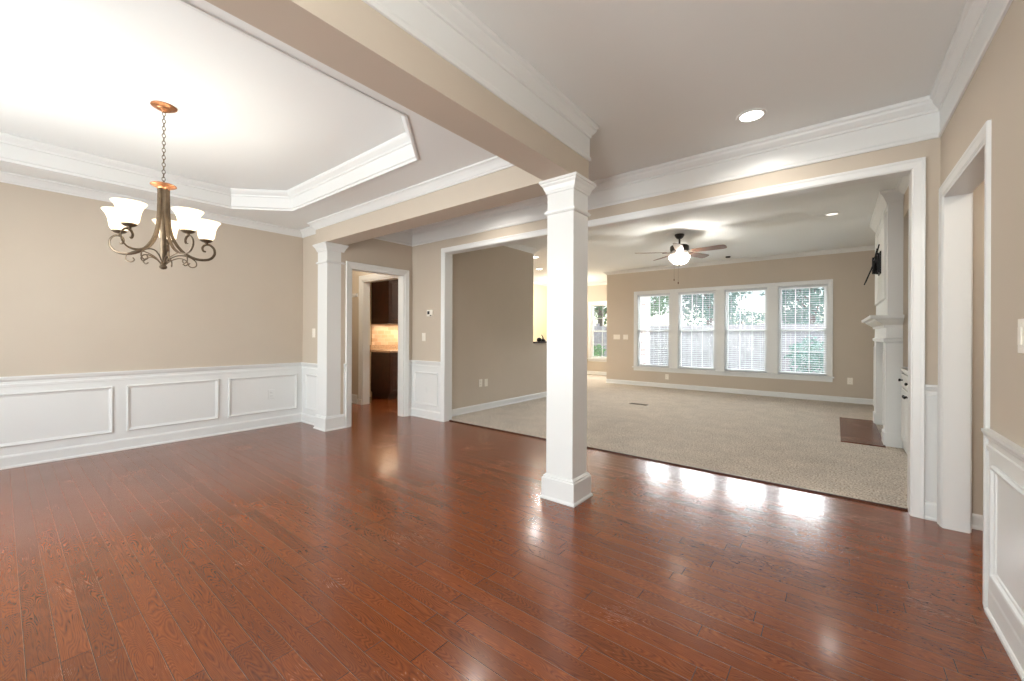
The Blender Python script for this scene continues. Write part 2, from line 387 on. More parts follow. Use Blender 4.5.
struct('wall_living_right', boxm((XW, XW+T, YF+T, YW, 0, ZC), (.56, XW, YF+T, 5.978, 2.46, ZC), (.562, XW, 5.964, 5.978, .88, 2.46), (.57, XW, YF+T, 4.02, 0, 2.46)), 'wall')
struct('wall_kitchen_front', boxm((XK, -6.283, YK, YK+T, 0, ZC), (-5.25, XD-T, YK, YK+T, 0, ZC), (-6.283, -5.25, YK, YK+T, 2.10, ZC)), 'wall')
struct('wall_kitchen_left', boxm((XK-T, XK, YB+T, 11.32, 0, ZC)), 'cream')
NW0, NW1 = -5.83, -4.83
struct('wall_nook', boxm((XK, NW0, 11.2, 11.32, 0, ZC), (NW1, XQ, 11.2, 11.32, 0, ZC), (NW0, NW1, 11.2, 11.32, 0, .50), (NW0, NW1, 11.2, 11.32, 2.14, ZC)), 'wall')
struct('wall_nook_side', boxm((XQ-T, XQ-.03, YW+T, 11.2, 0, ZC)), 'wall')

# beams -------------------------------------------------------------
struct('wall_beam', boxm((XB1, XB2, FR, YC2, ZB, ZC), (-5.16, XB1, YC1, YC2, ZB, ZC)), 'wall')

# crowns and frieze ---------------------------------------------------
frz = [(0, 2.50), (.010, 2.502), (.014, 2.512), (.014, 2.522), (.008, 2.532), (.006, 2.54), (.006, 2.668), (.014, 2.672), (.014, 2.688), (.026, 2.700), (.042, 2.722), (.045, 2.738), (.054, 2.744), (.058, 2.752), (.058, 2.769), (0, 2.769)]
bm = BM(); sweep(bm, [(XB2, FR), (XB2, YC2), (XD, YC2), (XD, YF), (XR, YF), (XR, FR)], frz); struct('trim_2', bm, 'trim')
def crown(z, h=.09, p=.075):
    return [(0, z-h), (.012*p/.075, z-h), (.014*p/.075, z-h*.86), (.022*p/.075, z-h*.80), (.040*p/.075, z-h*.5), (.058*p/.075, z-h*.28), (.066*p/.075, z-h*.22), (p, z-h*.18), (p, z-.001), (0, z-.001)]
bm = BM(); sweep(bm, [(XL, FR), (XL, YB), (-5.15, YB), (-5.15, YC1), (XB1, YC1), (XB1, FR)], crown(ZD, .085)); struct('trim_3', bm, 'trim')
bm = BM(); sweep(bm, [(XW, 3.94), (.57, 3.94)], crown(ZC, .08))
sweep(bm, [(XQ, YF+T), (XQ, 6.12), (XQ-T, 6.12), (XQ-T, YF+T+.3)], crown(ZC, .08))
sweep(bm, [(XK, 4.2), (XK, 11.2), (XQ-T, 11.2), (XQ-T, YW), (XW, YW)], crown(ZC, .07))
sweep(bm, [(.57, 5.98), (.57, 3.94)], crown(ZC, .08)); struct('trim_4', bm, 'trim')

# baseboards ---------------------------------------------------------
def base_prof(h=.115, t=.014, z=0):
    return [(0, z), (t+.010, z), (t+.010, z+.012), (t+.004, z+.02), (t, z+.022), (t, z+h-.022), (t*.75, z+h-.010), (t*.35, z+h-.004), (.002, z+h), (0, z+h)]
bm = BM(); sweep(bm, [(XQ, YF+T), (XQ, 7.95), (XQ-T, 7.95)], base_prof(.10, z=.012))
sweep(bm, [(XQ-T, YW), (.53, YW)], base_prof(.10, z=.012)); sweep(bm, [(XK, 8.1), (XK, 11.2), (XQ-T, 11.2)], base_prof(.10, z=.012))
struct('baseboard_living', bm, 'trim')
bm = BM(); sweep(bm, [(2.1, YF), (2.1, .45)], base_prof(.09)); sweep(bm, [(XR+.11, YF), (2.1, YF)], base_prof(.09)); struct('baseboard_hall', bm, 'trim')
bm = BM(); sweep(bm, [(XK, YK), (-6.457, YK)], base_prof(.15)); sweep(bm, [(XK, 2.72), (XK, YK)], base_prof(.15)); struct('baseboard_pantry', bm, 'trim')
bm = BM(); sweep(bm, [(XK, YK), (-6.457, YK)], [(0, 1.84), (.02, 1.84), (.03, 1.87), (.03, 1.90), (0, 1.90)]); struct('trim_5', bm, 'trim')

# wainscot -----------------------------------------------------------
ZR = .81
rail = [(0, ZR-.095), (.014, ZR-.092), (.014, ZR-.070), (.008, ZR-.066), (.008, ZR-.045), (.022, ZR-.030), (.026, ZR-.018), (.030, ZR-.012), (.030, ZR), (0, ZR)]
mold = [(0, 0), (0, .010), (.006, .018), (.014, .016), (.020, .008), (.028, .006), (.032, 0)]   # d inward, h out of wall
def railz(z): return [(d, h-ZR+z) for d, h in rail]
def wains(name, path, panels, z=ZR, t=.018):
    bm = BM()
    sweep(bm, path, [(0, .0), (.006, .0), (.006, z-.02), (0, z-.02)])
    sweep(bm, path, railz(z)); sweep(bm, path, base_prof(.12, t))
    for (x0, y0, x1, y1) in panels:      # along the wall so that the room is on the right
        a = Vector((x0, y0, 0)); b = Vector((x1, y1, 0)); d = (b-a); L = d.length; d.normalize(); N = Vector((d.y, -d.x, 0))
        # frame plane: A=d, B=z ; loop order gives inward to the right
        sweep(bm, [(0, .19), (0, .66), (L, .66), (L, .19)], mold, A=d, B=(0, 0, 1), N=N, O=a+N*.005, closed=True)
    return struct(name, bm, 'trim', smooth=None)
wains('trim_6', [(XL, FR), (XL, YB), (-5.166, YB)], [(XL, -.97, XL, -.175), (XL, -.075, XL, .72), (XL, .822, XL, 1.62), (XL, 1.72, XL, 2.52), (XL+.11, YB, -5.27, YB)])
wains('trim_7', [(XD, 3.735), (XD, YF), (-4.268, YF)], [(-4.855, YF, -4.34, YF)], .82)
wains('trim_8', [(XR, 2.684), (XR, FR)], [(XR, 2.60, XR, 1.72), (XR, 1.62, XR, .74), (XR, .64, XR, -.24), (XR, -.34, XR, -1.1)], .80, .008)
wains('trim_9', [(.463, YF), (XR-.002, YF)], [], .885)
wains('trim_10', [(XD, 2.742), (XD, 2.765)], [], .82)

# cased openings ------------------------------------------------------
cas = [(0, 0), (0, .010), (.008, .012), (.012, .016), (.060, .020), (.070, .024), (.086, .026), (.090, .020), (.090, 0)]
def casing(bm, A, N, O, s0, s1, ztop, k=1, kh=1):
    """door casing around opening s0..s1 (along A), outward profile"""
    path = [(s1, 0), (s1, ztop), (s0, ztop), (s0, 0)]
    sweep(bm, path, [(d*k, h*kh) for d, h in cas], A=A, B=(0, 0, 1), N=N, O=O)
def jamb(bm, ax, s0, s1, p0, p1, ztop, t=.018):
    if ax == 'x':
        box(bm, s0, s0+t, p0, p1, 0, ztop); box(bm, s1-t, s1, p0, p1, 0, ztop); box(bm, s0+t, s1-t, p0, p1, ztop-t, ztop)
    else:
        box(bm, p0, p1, s0, s0+t, 0, ztop); box(bm, p0, p1, s1-t, s1, 0, ztop); box(bm, p0, p1, s0+t, s1-t, ztop-t, ztop)
bm = BM(); casing(bm, (1, 0, 0), (0, -1, 0), (0, YF, 0), XA, XE, ZO, .74); casing(bm, (1, 0, 0), (0, 1, 0), (0, YF+T, 0), XA, XE, ZO)
jamb(bm, 'x', XA-.012, XE+.012, YF-.004, YF+T+.004, ZO+.012, .0119); struct('trim_11', bm, 'trim')
bm = BM(); casing(bm, (0, 1, 0), (-1, 0, 0), (XR, 0, 0), 2.765, 3.70, 2.09, .70, .6); casing(bm, (0, 1, 0), (1, 0, 0), (XR+.11, 0, 0), 2.765, 3.70, 2.09)
jamb(bm, 'y', 2.765, 3.70, XR-.004, XR+.114, 2.09, .014); struct('trim_12', bm, 'trim')
bm = BM(); casing(bm, (0, 1, 0), (1, 0, 0), (XD, 0, 0), 2.835, 3.675, 2.065, .78); jamb(bm, 'y', 2.835, 3.675, XD-T-.004, XD+.004, 2.065); struct('trim_13', bm, 'trim')
bm = BM(); casing(bm, (1, 0, 0), (0, -1, 0), (0, YK, 0), -6.30, -5.25, 2.10); jamb(bm, 'x', -6.30, -5.25, YK-.004, YK+T+.004, 2.10); 
box(bm, -6.40, -6.28, YK-.035, YK-.02, 0, .09); struct('trim_14', bm, 'trim')

# windows -------------------------------------------------------------
def window(name, x0, x1, y, z0, z1, hrow=2, s=1):
    """double hung unit in a wall facing +Y*s (outside); y = inner wall plane"""
    root = bpy.data.objects.new(name, None); C.objects.link(root); root.location = ((x0+x1)/2, y+.06*s, z0); root['kind'] = 'structure'
    zm = (z0+z1)/2
    f = .022
    bm = boxm((x0, x0+f, y+.02*s, y+.118*s, z0, z1), (x1-f, x1, y+.02*s, y+.118*s, z0, z1), (x0+f, x1-f, y+.02*s, y+.118*s, z1-f, z1), (x0+f, x1-f, y+.02*s, y+.118*s, z0, z0+f))
    obj('window_frame', bm, 'trim', root)
    for k, (a, b, yy) in enumerate(((z0+f, zm+.02, y+.062*s), (zm-.02, z1-f, y+.092*s))):
        r = .034; xa, xb = x0+f, x1-f; t = .014
        bm = boxm((xa, xa+r, yy-t, yy+t, a, b), (xb-r, xb, yy-t, yy+t, a, b), (xa+r, xb-r, yy-t, yy+t, a, a+r), (xa+r, xb-r, yy-t, yy+t, b-r, b))
        sh = obj('sash', bm, 'trim', root)
        bm = BM(); m_ = .007
        for q in (1/3, 2/3):
            xx = xa+r+(xb-xa-2*r)*q; box(bm, xx-m_, xx+m_, yy-.004, yy+.004, a+r, b-r)
        if hrow == 2 or (hrow == 1 and k == 0): zz = (a+b)/2; box(bm, xa+r, xb-r, yy-.0045, yy+.0045, zz-m_, zz+m_)
        obj('muntin', bm, 'trim', sh)
        obj('pane', boxm((xa+r, xb-r, yy-.002, yy+.002, a+r, b-r)), 'glass', sh)
    return root
for i, (a, b) in enumerate(wx): window('window_%d' % (i+1), a, b, YW, WZ0, WZ1, hrow=1 if i in (0, 3) else 0)
window('window_5', NW0, NW1, 11.2, .50, 2.14)
window('window_6', -4.7, -3.75, FR, .5, 2.25, s=-1); window('window_7', -3.65, -2.7, FR, .5, 2.25, s=-1)
# casing round the four living room windows with mullions, stool and apron
bm = BM()
wc = [(0, 0), (0, .014), (.05, .018), (.064, .022), (.076, .022), (.076, 0)]
sweep(bm, [(W1, WZ0), (W1, WZ1), (W0, WZ1), (W0, WZ0)], wc, A=(1, 0, 0), B=(0, 0, 1), N=(0, -1, 0), O=(0, YW, 0))
for (a, b), (c, d) in zip(wx, wx[1:]): box(bm, b, c, YW-.016, YW+.118, WZ0, WZ1)
box(bm, W0-.10, W1+.10, YW-.055, YW+.02, WZ0-.025, WZ0, bev=.004); box(bm, W0-.076, W1+.076, YW-.018, YW, WZ0-.095, WZ0-.025)
struct('trim_15', bm, 'trim')
bm = BM(); sweep(bm, [(NW1, .50), (NW1, 2.14), (NW0, 2.14), (NW0, .50)], wc, A=(1, 0, 0), B=(0, 0, 1), N=(0, -1, 0), O=(0, 11.2, 0))
box(bm, NW0-.10, NW1+.10, 11.145, 11.22, .475, .50); box(bm, NW0-.076, NW1+.076, 11.182, 11.2, .405, .475); struct('trim_16', bm, 'trim')
# entry door with glass lites (behind the camera)
root = bpy.data.objects.new('door_1', None); C.objects.link(root); root.location = (-.45, FR-.06, 0); root['kind'] = 'structure'
obj('door_frame', boxm((-1.15, -1.11, FR-T, FR, 0, 2.45), (.21, .25, FR-T, FR, 0, 2.45), (-1.11, .21, FR-T, FR, 2.41, 2.45), (-.93, -.89, FR-T, FR, 0, 2.41), (-.01, .03, FR-T, FR, 0, 2.41), (-.89, -.01, FR-T, FR, 2.06, 2.10)), 'trim', root)
dp = obj('door_panel', boxm((-.89, -.75, FR-.08, FR-.04, 0, 2.06), (-.15, -.01, FR-.08, FR-.04, 0, 2.06), (-.75, -.15, FR-.08, FR-.04, 0, .45), (-.75, -.15, FR-.08, FR-.04, 1.92, 2.06)), 'cabwood', root)
obj('pane', boxm((-.75, -.15, FR-.063, FR-.057, .45, 1.92)), 'glass', dp)
bm = BM(); lathe(bm, [(0, .0), (.028, .0), (.03, .012), (.022, .026), (0, .03)]); bmesh.ops.rotate(bm, verts=bm.verts, matrix=Matrix.Rotation(-PI/2, 3, 'X')); bmesh.ops.translate(bm, verts=bm.verts, vec=(-.82, FR-.04, .98)); obj('door_handle', bm, 'bronze', dp, .6)
obj('side_pane', boxm((-1.11, -.93, FR-.063, FR-.057, 0, 2.41)), 'glass', root); obj('side_pane', boxm((.03, .21, FR-.063, FR-.057, 0, 2.41)), 'glass', root)

# blinds ---------------------------------------------------------------
names = ['leftmost', 'second from the left', 'third from the left', 'rightmost']
looks = ['white horizontal blind in the leftmost window, beside the brick-edged view', 'white horizontal blind in the second window from the left', 'white horizontal blind in the third window from the left, under the open sky view', 'white horizontal blind in the rightmost window, nearest the fireplace']
def blind(x0, x1, y, z0, z1, label):
    t = thing('window_blind', ((x0+x1)/2, y, z0), label, 'blind', 'blinds in the four living room windows')
    obj('headrail', boxm((x0+.004, x1-.004, y-.022, y+.022, z1-.045, z1-.002), bev=.003), 'blind', t)
    bm = BM(); z = z0+.05; k = 0
    while z < z1-.06:
        a = math.radians(3); c, s = math.cos(a)*.0225, math.sin(a)*.0225
        v = [bm.verts.new(p) for p in ((x0+.008, y-c, z-s), (x1-.008, y-c, z-s), (x1-.008, y, z+.0022), (x0+.008, y, z+.0022), (x1-.008, y+c, z+s), (x0+.008, y+c, z+s))]
        bm.faces.new((v[0], v[1], v[2], v[3])); bm.faces.new((v[3], v[2], v[4], v[5]))
        v2 = [bm.verts.new(q.co - Vector((0, 0, .0022))) for q in v]
        bm.faces.new((v2[3], v2[2], v2[1], v2[0])); bm.faces.new((v2[5], v2[4], v2[2], v2[3]))
        for i, j in ((0, 1), (1, 2), (2, 4), (4, 5), (5, 3), (3, 0)): bm.faces.new((v[i], v[j], v2[j], v2[i]))
        z += .0425; k += 1
    obj('slats', bm, 'blind', t)
    obj('bottom_rail', boxm((x0+.006, x1-.006, y-.024, y+.024, z0+.008, z0+.028), bev=.003), 'blind', t)
    for xx in (x0+.12, (x0+x1)/2, x1-.12):
        bm = BM()
        for dy in (-.021, .021): tube(bm, [(xx, y+dy, z0+.02), (xx, y+dy, z1-.03)], .0014, 5)
        obj('ladder_cord', bm, 'blind', t)
for i, (a, b) in enumerate(wx):
    blind(a+.001, b-.001, YW+.015, WZ0+.002, WZ1-.001, looks[i])

# columns --------------------------------------------------------------
def column(x0, x1, label):
    y0, y1 = 2.522, 2.735; cx, cy = (x0+x1)/2, (y0+y1)/2
    t = thing('square_column', (cx, cy, 0), label, 'column')
    sq = [(x0, y1), (x0, y0), (x1, y0), (x1, y1)]       # room on the right of travel -> outwards
    sq = [(x0, y0), (x0, y1), (x1, y1), (x1, y0)][::-1]
    obj('shaft', boxm((x0, x1, y0, y1, .02, 2.29), bev=.002), 'trim', t)
    def ring(prof):
        bm = BM(); sweep(bm, sq, prof, closed=True); return bm
    obj('base', ring([(-.002, 0), (.034, 0), (.034, .010), (.026, .020), (.024, .022), (.024, .150), (.016, .158), (.016, .166), (.006, .176), (-.002, .178)]), 'trim', t)
    obj('necking', ring([(-.002, 2.082), (.010, 2.086), (.016, 2.094), (.018, 2.102), (.010, 2.106), (.010, 2.112), (-.002, 2.116)]), 'trim', t)
    bm = ring([(-.002, 2.235), (.008, 2.24), (.010, 2.252), (.014, 2.258), (.024, 2.285), (.036, 2.300), (.038, 2.308), (.046, 2.312), (.046, 2.3295), (-.002, 2.3295)])
    obj('capital', bm, 'trim', t)
    return t
column(-1.674, -1.452, 'white square freestanding column in the middle of the room, holding up the beam corner')
column(-5.165, -4.927, 'white square column against the left wall beside the small doorway')

# switches, outlets, thermostat -----------------------------------------
def plate(name, c, N, label, cat, w=.075, h=.118, kind='outlet', gangs=1, group=None, m='plastic'):
    """c centre on wall, N wall normal ('+x','-x','-y')"""
    c = Vector(c); t = thing(name, c, label, cat, group)
    n = {'+x': Vector((1, 0, 0)), '-x': Vector((-1, 0, 0)), '-y': Vector((0, -1, 0))}[N]; s = Vector((0, 0, 1)).cross(n)
    def bx(bm, a0, a1, b0, b1, d0, d1, bev=0):
        p = [c+s*a0+n*d0+Vector((0, 0, b0)), c+s*a1+n*d1+Vector((0, 0, b1))]
        box(bm, p[0].x, p[1].x, p[0].y, p[1].y, p[0].z, p[1].z, bev)
        return bm
    obj('cover_plate', bx(BM(), -w/2, w/2, -h/2, h/2, .0, .006, .002), m, t)
    for g in range(gangs):
        o = (g-(gangs-1)/2)*.046
        if kind == 'outlet':
            for dz in (-.021, .021):
                so = obj('socket', bx(BM(), o-.016, o+.016, dz-.013, dz+.013, .006, .0085, .001), m, t)
                bm = BM(); bx(bm, o-.008, o-.006, dz-.004, dz+.006, .0085, .0089); bx(bm, o+.006, o+.008, dz-.004, dz+.005, .0085, .0089); obj('slots', bm, 'dark', so)
        elif kind == 'rocker':
            obj('rocker', bx(BM(), o-.016, o+.016, -.033, .033, .006, .0115, .002), m, t)
        elif kind == 'toggle':
            bm = BM(); bx(bm, o-.005, o+.005, -.012, .012, .006, .008); bx(bm, o-.004, o+.004, .0, .012, .008, .017, .001); obj('toggle', bm, m, t)
    for dz in (-h*.36, h*.36): obj('screw', bx(BM(), -.003, .003, dz-.003, dz+.003, .006, .0072), m, t)
    return t
plate('wall_outlet', (XL+.006, 2.196, .417), '+x', 'white outlet inside the right wainscot panel of the dining wall', 'outlet', m='trim')
plate('light_switch', (-5.406, YB, 1.211), '-y', 'white light switch on the narrow tan return wall left of the wall column', 'light switch', kind='toggle')
plate('light_switch', (-4.649, YF, 1.162), '-y', 'white light switch below the thermostat', 'light switch', kind='toggle')
plate('blank_plate', (-4.60, YF-.006, .413), '-y', 'small white plate inside the wainscot panel under the thermostat', 'wall plate', w=.05, h=.11, kind='none', m='trim')
plate('wall_outlet', (XQ, 4.70, .44), '+x', 'left of the two white outlets low on the tan side wall behind the opening', 'outlet', group='pair of outlets on the living room side wall')
plate('cable_plate', (XQ, 4.83, .435), '+x', 'right of the two white plates low on the tan side wall behind the opening', 'wall plate', kind='none')
plate('light_switch', (-4.233+.02, YW, 1.157), '-y', 'wide white multi-gang switch at the left end of the window wall', 'light switch', w=.17, kind='toggle', gangs=3)
plate('light_switch', (-3.985, YW, 1.157), '-y', 'white double switch between the wide switch and the leftmost window', 'light switch', w=.12, kind='toggle', gangs=2)
plate('wall_outlet', (-2.998, YW, .26), '-y', 'white outlet below the leftmost living room window', 'outlet')
plate('wall_outlet', (.205, YW, .40), '-y', 'white outlet on the window wall between windows and fireplace', 'outlet')
plate('light_switch', (XR, 2.30, 1.204), '-x', 'white rocker switch on the near right wall above the chair rail', 'light switch', kind='rocker', w=.075, h=.125)
t = thing('thermostat', (-4.50, YF, 1.50), 'small white thermostat with dark screen left of the wide opening', 'thermostat')
obj('housing', boxm((-4.565, -4.445, YF-.026, YF, 1.455, 1.548), bev=.006), 'plastic', t)
obj('screen', boxm((-4.545, -4.50, YF-.028, YF-.0255, 1.485, 1.528)), 'dark', t)
obj('dial', boxm((-4.49, -4.458, YF-.029, YF-.0255, 1.46, 1.472)), 'dark', t)

# recessed lights --------------------------------------------------------
def can(x, y, label, energy=26, r=.075, z=ZC, group=None, m='lens'):
    t = thing('recessed_light', (x, y, z), label, 'ceiling light', group)
    bm = BM(); lathe(bm, [(r-.004, z-.002), (r, z-.007), (r+.018, z-.006), (r+.021, z-.0005)], x, y, 32); obj('trim_ring', bm, 'ceil', t, .6)
    bm = BM(); lathe(bm, [(0, z-.0030), (r-.002, z-.0030), (r-.002, z-.0005), (0, z-.0005)], x, y, 32); obj('lens', bm, m, t)
    l = lamp('recessed_lamp', 'AREA', (x, y, z-.012), energy, (1, .95, .88), .12); l.parent = t; l.location = (0, 0, -.012); l.data.spread = math.radians(150)
    return t
can(-3.15, 3.33, 'second recessed light of the foyer ceiling, hidden behind the beam', 5)
can(-.475, 3.33, 'round recessed light glowing in the foyer ceiling', 6)
t = can(-.041, 6.65, 'recessed light in the living room ceiling near the fireplace chimney', 3, .06, m='lens_dim')
can(-5.533, 8.0, 'smaller far recessed light in the kitchen ceiling past the wall end', 18, .07)
can(-4.755, 6.72, 'nearer recessed light in the kitchen ceiling just past the wall end', 18, .07)
lamp('nook_lamp', 'POINT', (-5.9, 9.9, 2.1), 60, (1, .93, .82), .12)  # unseen light for the bright nook; no pendant is modelled
lamp('kitchen_lamp', 'POINT', (-5.8, 6.2, 2.5), 50, (1, .88, .72), .12)
lamp('pantry_lamp', 'POINT', (-5.9, 3.2, 2.55), 16, (1, .9, .78), .08)
lamp('hall_lamp', 'POINT', (1.4, 2.4, 2.5), 26, (1, .9, .78), .08)

# chandelier --------------------------------------------------------------
CX, CY = -3.716, .72
ch = thing('chandelier', (CX, CY, ZT), 'bronze scroll-arm chandelier with five glowing white bell shades hanging in the tray ceiling', 'chandelier')
bm = BM(); lathe(bm, [(0, ZT-.001), (.072, ZT-.001), (.074, ZT-.006), (.068, ZT-.012), (.045, ZT-.020), (.040, ZT-.028), (.022, ZT-.034), (.010, ZT-.045), (0, ZT-.046)], CX, CY, 36); obj('canopy', bm, 'copper', ch, .5)
bm = BM(); z = ZT-.055; k = 0
while z > 2.275:
    a = (1, 0, 0) if k % 2 else (0, 1, 0); torus(bm, (CX, CY, z), .009, .0024, a, (0, 0, 1), 1.75); z -= .0255; k += 1
obj('chain', bm, 'bronze', ch, 1)
bm = BM(); torus(bm, (CX, CY, 2.262), .013, .003, (1, 0, 0), (0, 0, 1)); obj('loop', bm, 'bronze', ch, 1)
bm = BM(); lathe(bm, [(0, 2.252), (.060, 2.250), (.073, 2.244), (.074, 2.238), (.060, 2.230), (.040, 2.222), (.036, 2.214), (0, 2.214)], CX, CY, 36); obj('top_dish', bm, 'copper', ch, .5)
bm = BM(); lathe(bm, [(0, 2.214), (.018, 2.214), (.018, 1.74), (.012, 1.70), (0, 1.70)], CX, CY, 16); obj('centre_rod', bm, 'bronze', ch, .6)
bm = BM(); lathe(bm, [(0, 1.705), (.016, 1.700), (.020, 1.690), (.014, 1.682), (.022, 1.672), (.023, 1.662), (.014, 1.652), (0, 1.648)], CX, CY, 16); obj('finial', bm, 'bronze', ch, .8)
arm_p = [(.026, 2.214), (.027, 2.12), (.030, 2.02), (.040, 1.93), (.066, 1.85), (.11, 1.79), (.165, 1.757), (.222, 1.748), (.275, 1.762), (.304, 1.80), (.302, 1.842), (.276, 1.868), (.246, 1.866), (.228, 1.842), (.234, 1.818), (.250, 1.815)]
sc1 = [(.012, 1.69), (.045, 1.735), (.10, 1.765), (.155, 1.762), (.195, 1.735), (.198, 1.702), (.172, 1.688), (.152, 1.702), (.160, 1.718)]
sc2 = [(.012, 1.685), (.040, 1.715), (.080, 1.735), (.115, 1.728), (.132, 1.705), (.118, 1.688), (.102, 1.698)]
shade_p = [(.018, 1.905), (.040, 1.907), (.050, 1.922), (.054, 1.95), (.060, 1.985), (.072, 2.015), (.086, 2.034), (.090, 2.040), (.087, 2.041), (.070, 2.018), (.057, 1.987), (.051, 1.95), (.046, 1.924), (.038, 1.911), (.018, 1.909)]
for i in range(5):
    th = math.radians(-52.6+72*i); d = Vector((math.cos(th), math.sin(th), 0)); e = Vector((-d.y, d.x, 0)); o3 = Vector((CX, CY, 0))
    def W(p, off=0): return [o3+d*q[0]+e*off*min(1, q[0]/.1)+Vector((0, 0, q[1])) for q in p]
    pts = catmull([tuple(v) for v in W(arm_p)], 5)
    bm = BM(); n_ = len(pts); tube(bm, pts, [.0078 if j < n_*.4 else .0078-.0028*(j-n_*.4)/(n_*.6) for j in range(n_)], 8, flat=(1.35, .62)); obj('arm', bm, 'bronze', ch, .9)
    for off, pp in ((.03, sc1), (-.035, sc2)):
        bm = BM(); tube(bm, catmull([tuple(v) for v in W(pp, off)], 5), .0042, 6); obj('scroll', bm, 'bronze', ch, 1)
    sc = o3+d*.252
    bm = BM(); lathe(bm, [(0, 1.868), (.010, 1.868), (.012, 1.882), (.028, 1.888), (.040, 1.897), (.041, 1.903), (.012, 1.906), (.012, 1.925), (0, 1.925)], sc.x, sc.y, 20); obj('cup', bm, 'bronze', ch, .6)
    bm = BM(); lathe(bm, shade_p, sc.x, sc.y, 28); sh = obj('glass_shade', bm, 'shade', ch, 1)
    l = lamp('chandelier_bulb', 'POINT', (0, 0, 0), 2.8, (1, .94, .85), .025); l.parent = ch; l.location = Vector((sc.x, sc.y, 1.985))-ch.location

# ceiling fan ---------------------------------------------------------------
FX, FY = -1.89, 6.52
fan = thing('ceiling_fan', (FX, FY, ZC), 'dark five-blade ceiling fan with a glowing glass bowl in the living room', 'ceiling fan')
bm = BM(); lathe(bm, [(0, ZC-.0005), (.20, ZC-.0005), (.20, ZC-.006), (.185, ZC-.012), (.15, ZC-.014), (.09, ZC-.010), (0, ZC-.010)], FX, FY, 36); tag(obj('ceiling_medallion', bm, 'ceil', fan, .5), 'white round medallion')
bm = BM(); lathe(bm, [(0, ZC-.011), (.068, ZC-.012), (.070, ZC-.03), (.055, ZC-.06), (.035, ZC-.078), (.018, ZC-.082), (0, ZC-.082)], FX, FY, 28); obj('canopy', bm, 'iron', fan, .6)
bm = BM(); lathe(bm, [(0, ZC-.08), (.013, ZC-.08), (.013, ZC-.172), (0, ZC-.172)], FX, FY, 12); obj('downrod', bm, 'iron', fan, .6)
bm = BM(); lathe(bm, [(0, 2.600), (.05, 2.598), (.115, 2.590), (.135, 2.573), (.138, 2.533), (.128, 2.495), (.10, 2.475), (.075, 2.465), (0, 2.465)], FX, FY, 36); obj('motor_housing', bm, 'iron', fan, .6)
bm = BM(); lathe(bm, [(0, 2.467), (.055, 2.465), (.06, 2.455), (.05, 2.445), (.012, 2.442), (.012, 2.30), (0, 2.30)], FX, FY, 24)
for k in range(6):
    a = k*PI/3+.3; c_, s_ = math.cos(a), math.sin(a); tube(bm, catmull([(FX+r_*c_, FY+r_*s_, z_) for r_, z_ in ((.05, 2.452), (.09, 2.468), (.125, 2.455), (.147, 2.436), (.15, 2.418))], 4), .0045, 6)
obj('light_fitter', bm, 'bronze', fan, .6)
bm = BM(); lathe(bm, [(.138, 2.432), (.148, 2.418), (.142, 2.38), (.120, 2.342), (.085, 2.312), (.04, 2.296), (0, 2.294)], FX, FY, 36); obj('glass_bowl', bm, 'bowl', fan, 1)
bm = BM(); lathe(bm, [(0, 2.296), (.010, 2.294), (.014, 2.284), (.008, 2.272), (0, 2.268)], FX, FY, 12); obj('finial', bm, 'iron', fan, 1)
for i in range(5):
    a = math.radians(-4+72*i); d = Vector((math.cos(a), math.sin(a), 0)); e = Vector((-d.y, d.x, 0)); o3 = Vector((FX, FY, 2.478)); tl = math.radians(-13)
    def pt(r, s, dz=0): return o3+d*r+e*s*math.cos(tl)+Vector((0, 0, s*math.sin(tl)+dz))
    bm = BM(); out = []
    for r, hw in ((.19, .045), (.21, .055), (.45, .066), (.60, .070), (.645, .062), (.665, .035)): out.append((r, hw))
    lo = [pt(r, -h) for r, h in out]; hi = [pt(r, h) for r, h in reversed(out)]
    vs = [bm.verts.new(p) for p in lo+hi]; f = bm.faces.new(vs)
    ex = bmesh.ops.extrude_face_region(bm, geom=[f]); bmesh.ops.translate(bm, verts=[v for v in ex['geom'] if isinstance(v, bmesh.types.BMVert)], vec=(0, 0, .006))
    obj('blade', bm, 'blade', fan)
    bm = BM()
    for s in (-1, 1): tube(bm, catmull([tuple(pt(.10, s*.012, .012)), tuple(pt(.15, s*.022, -.004)), tuple(pt(.20, s*.030, -.004)), tuple(pt(.25, s*.018, -.004))], 4), .007, 6)
    obj('blade_bracket', bm, 'iron', fan, 1)
for dx, zb in ((-.03, 2.06), (.03, 2.01)):
    bm = BM(); tube(bm, [(FX+dx, FY-.13, 2.44), (FX+dx, FY-.155, 2.40), (FX+dx, FY-.155, zb)], .0013, 5); pc = obj('pull_chain', bm, 'bronze', fan)
    bm = BM(); lathe(bm, [(0, zb), (.006, zb-.002), (.009, zb-.018), (.006, zb-.034), (0, zb-.036)], FX+dx, FY-.155, 10); obj('pull', bm, 'blade', pc, 1)
l = lamp('fan_bulb', 'POINT', (0, 0, 0), 46, (1, .96, .90), .03); l.parent = fan; l.location = (.04, -.03, 2.405-ZC)

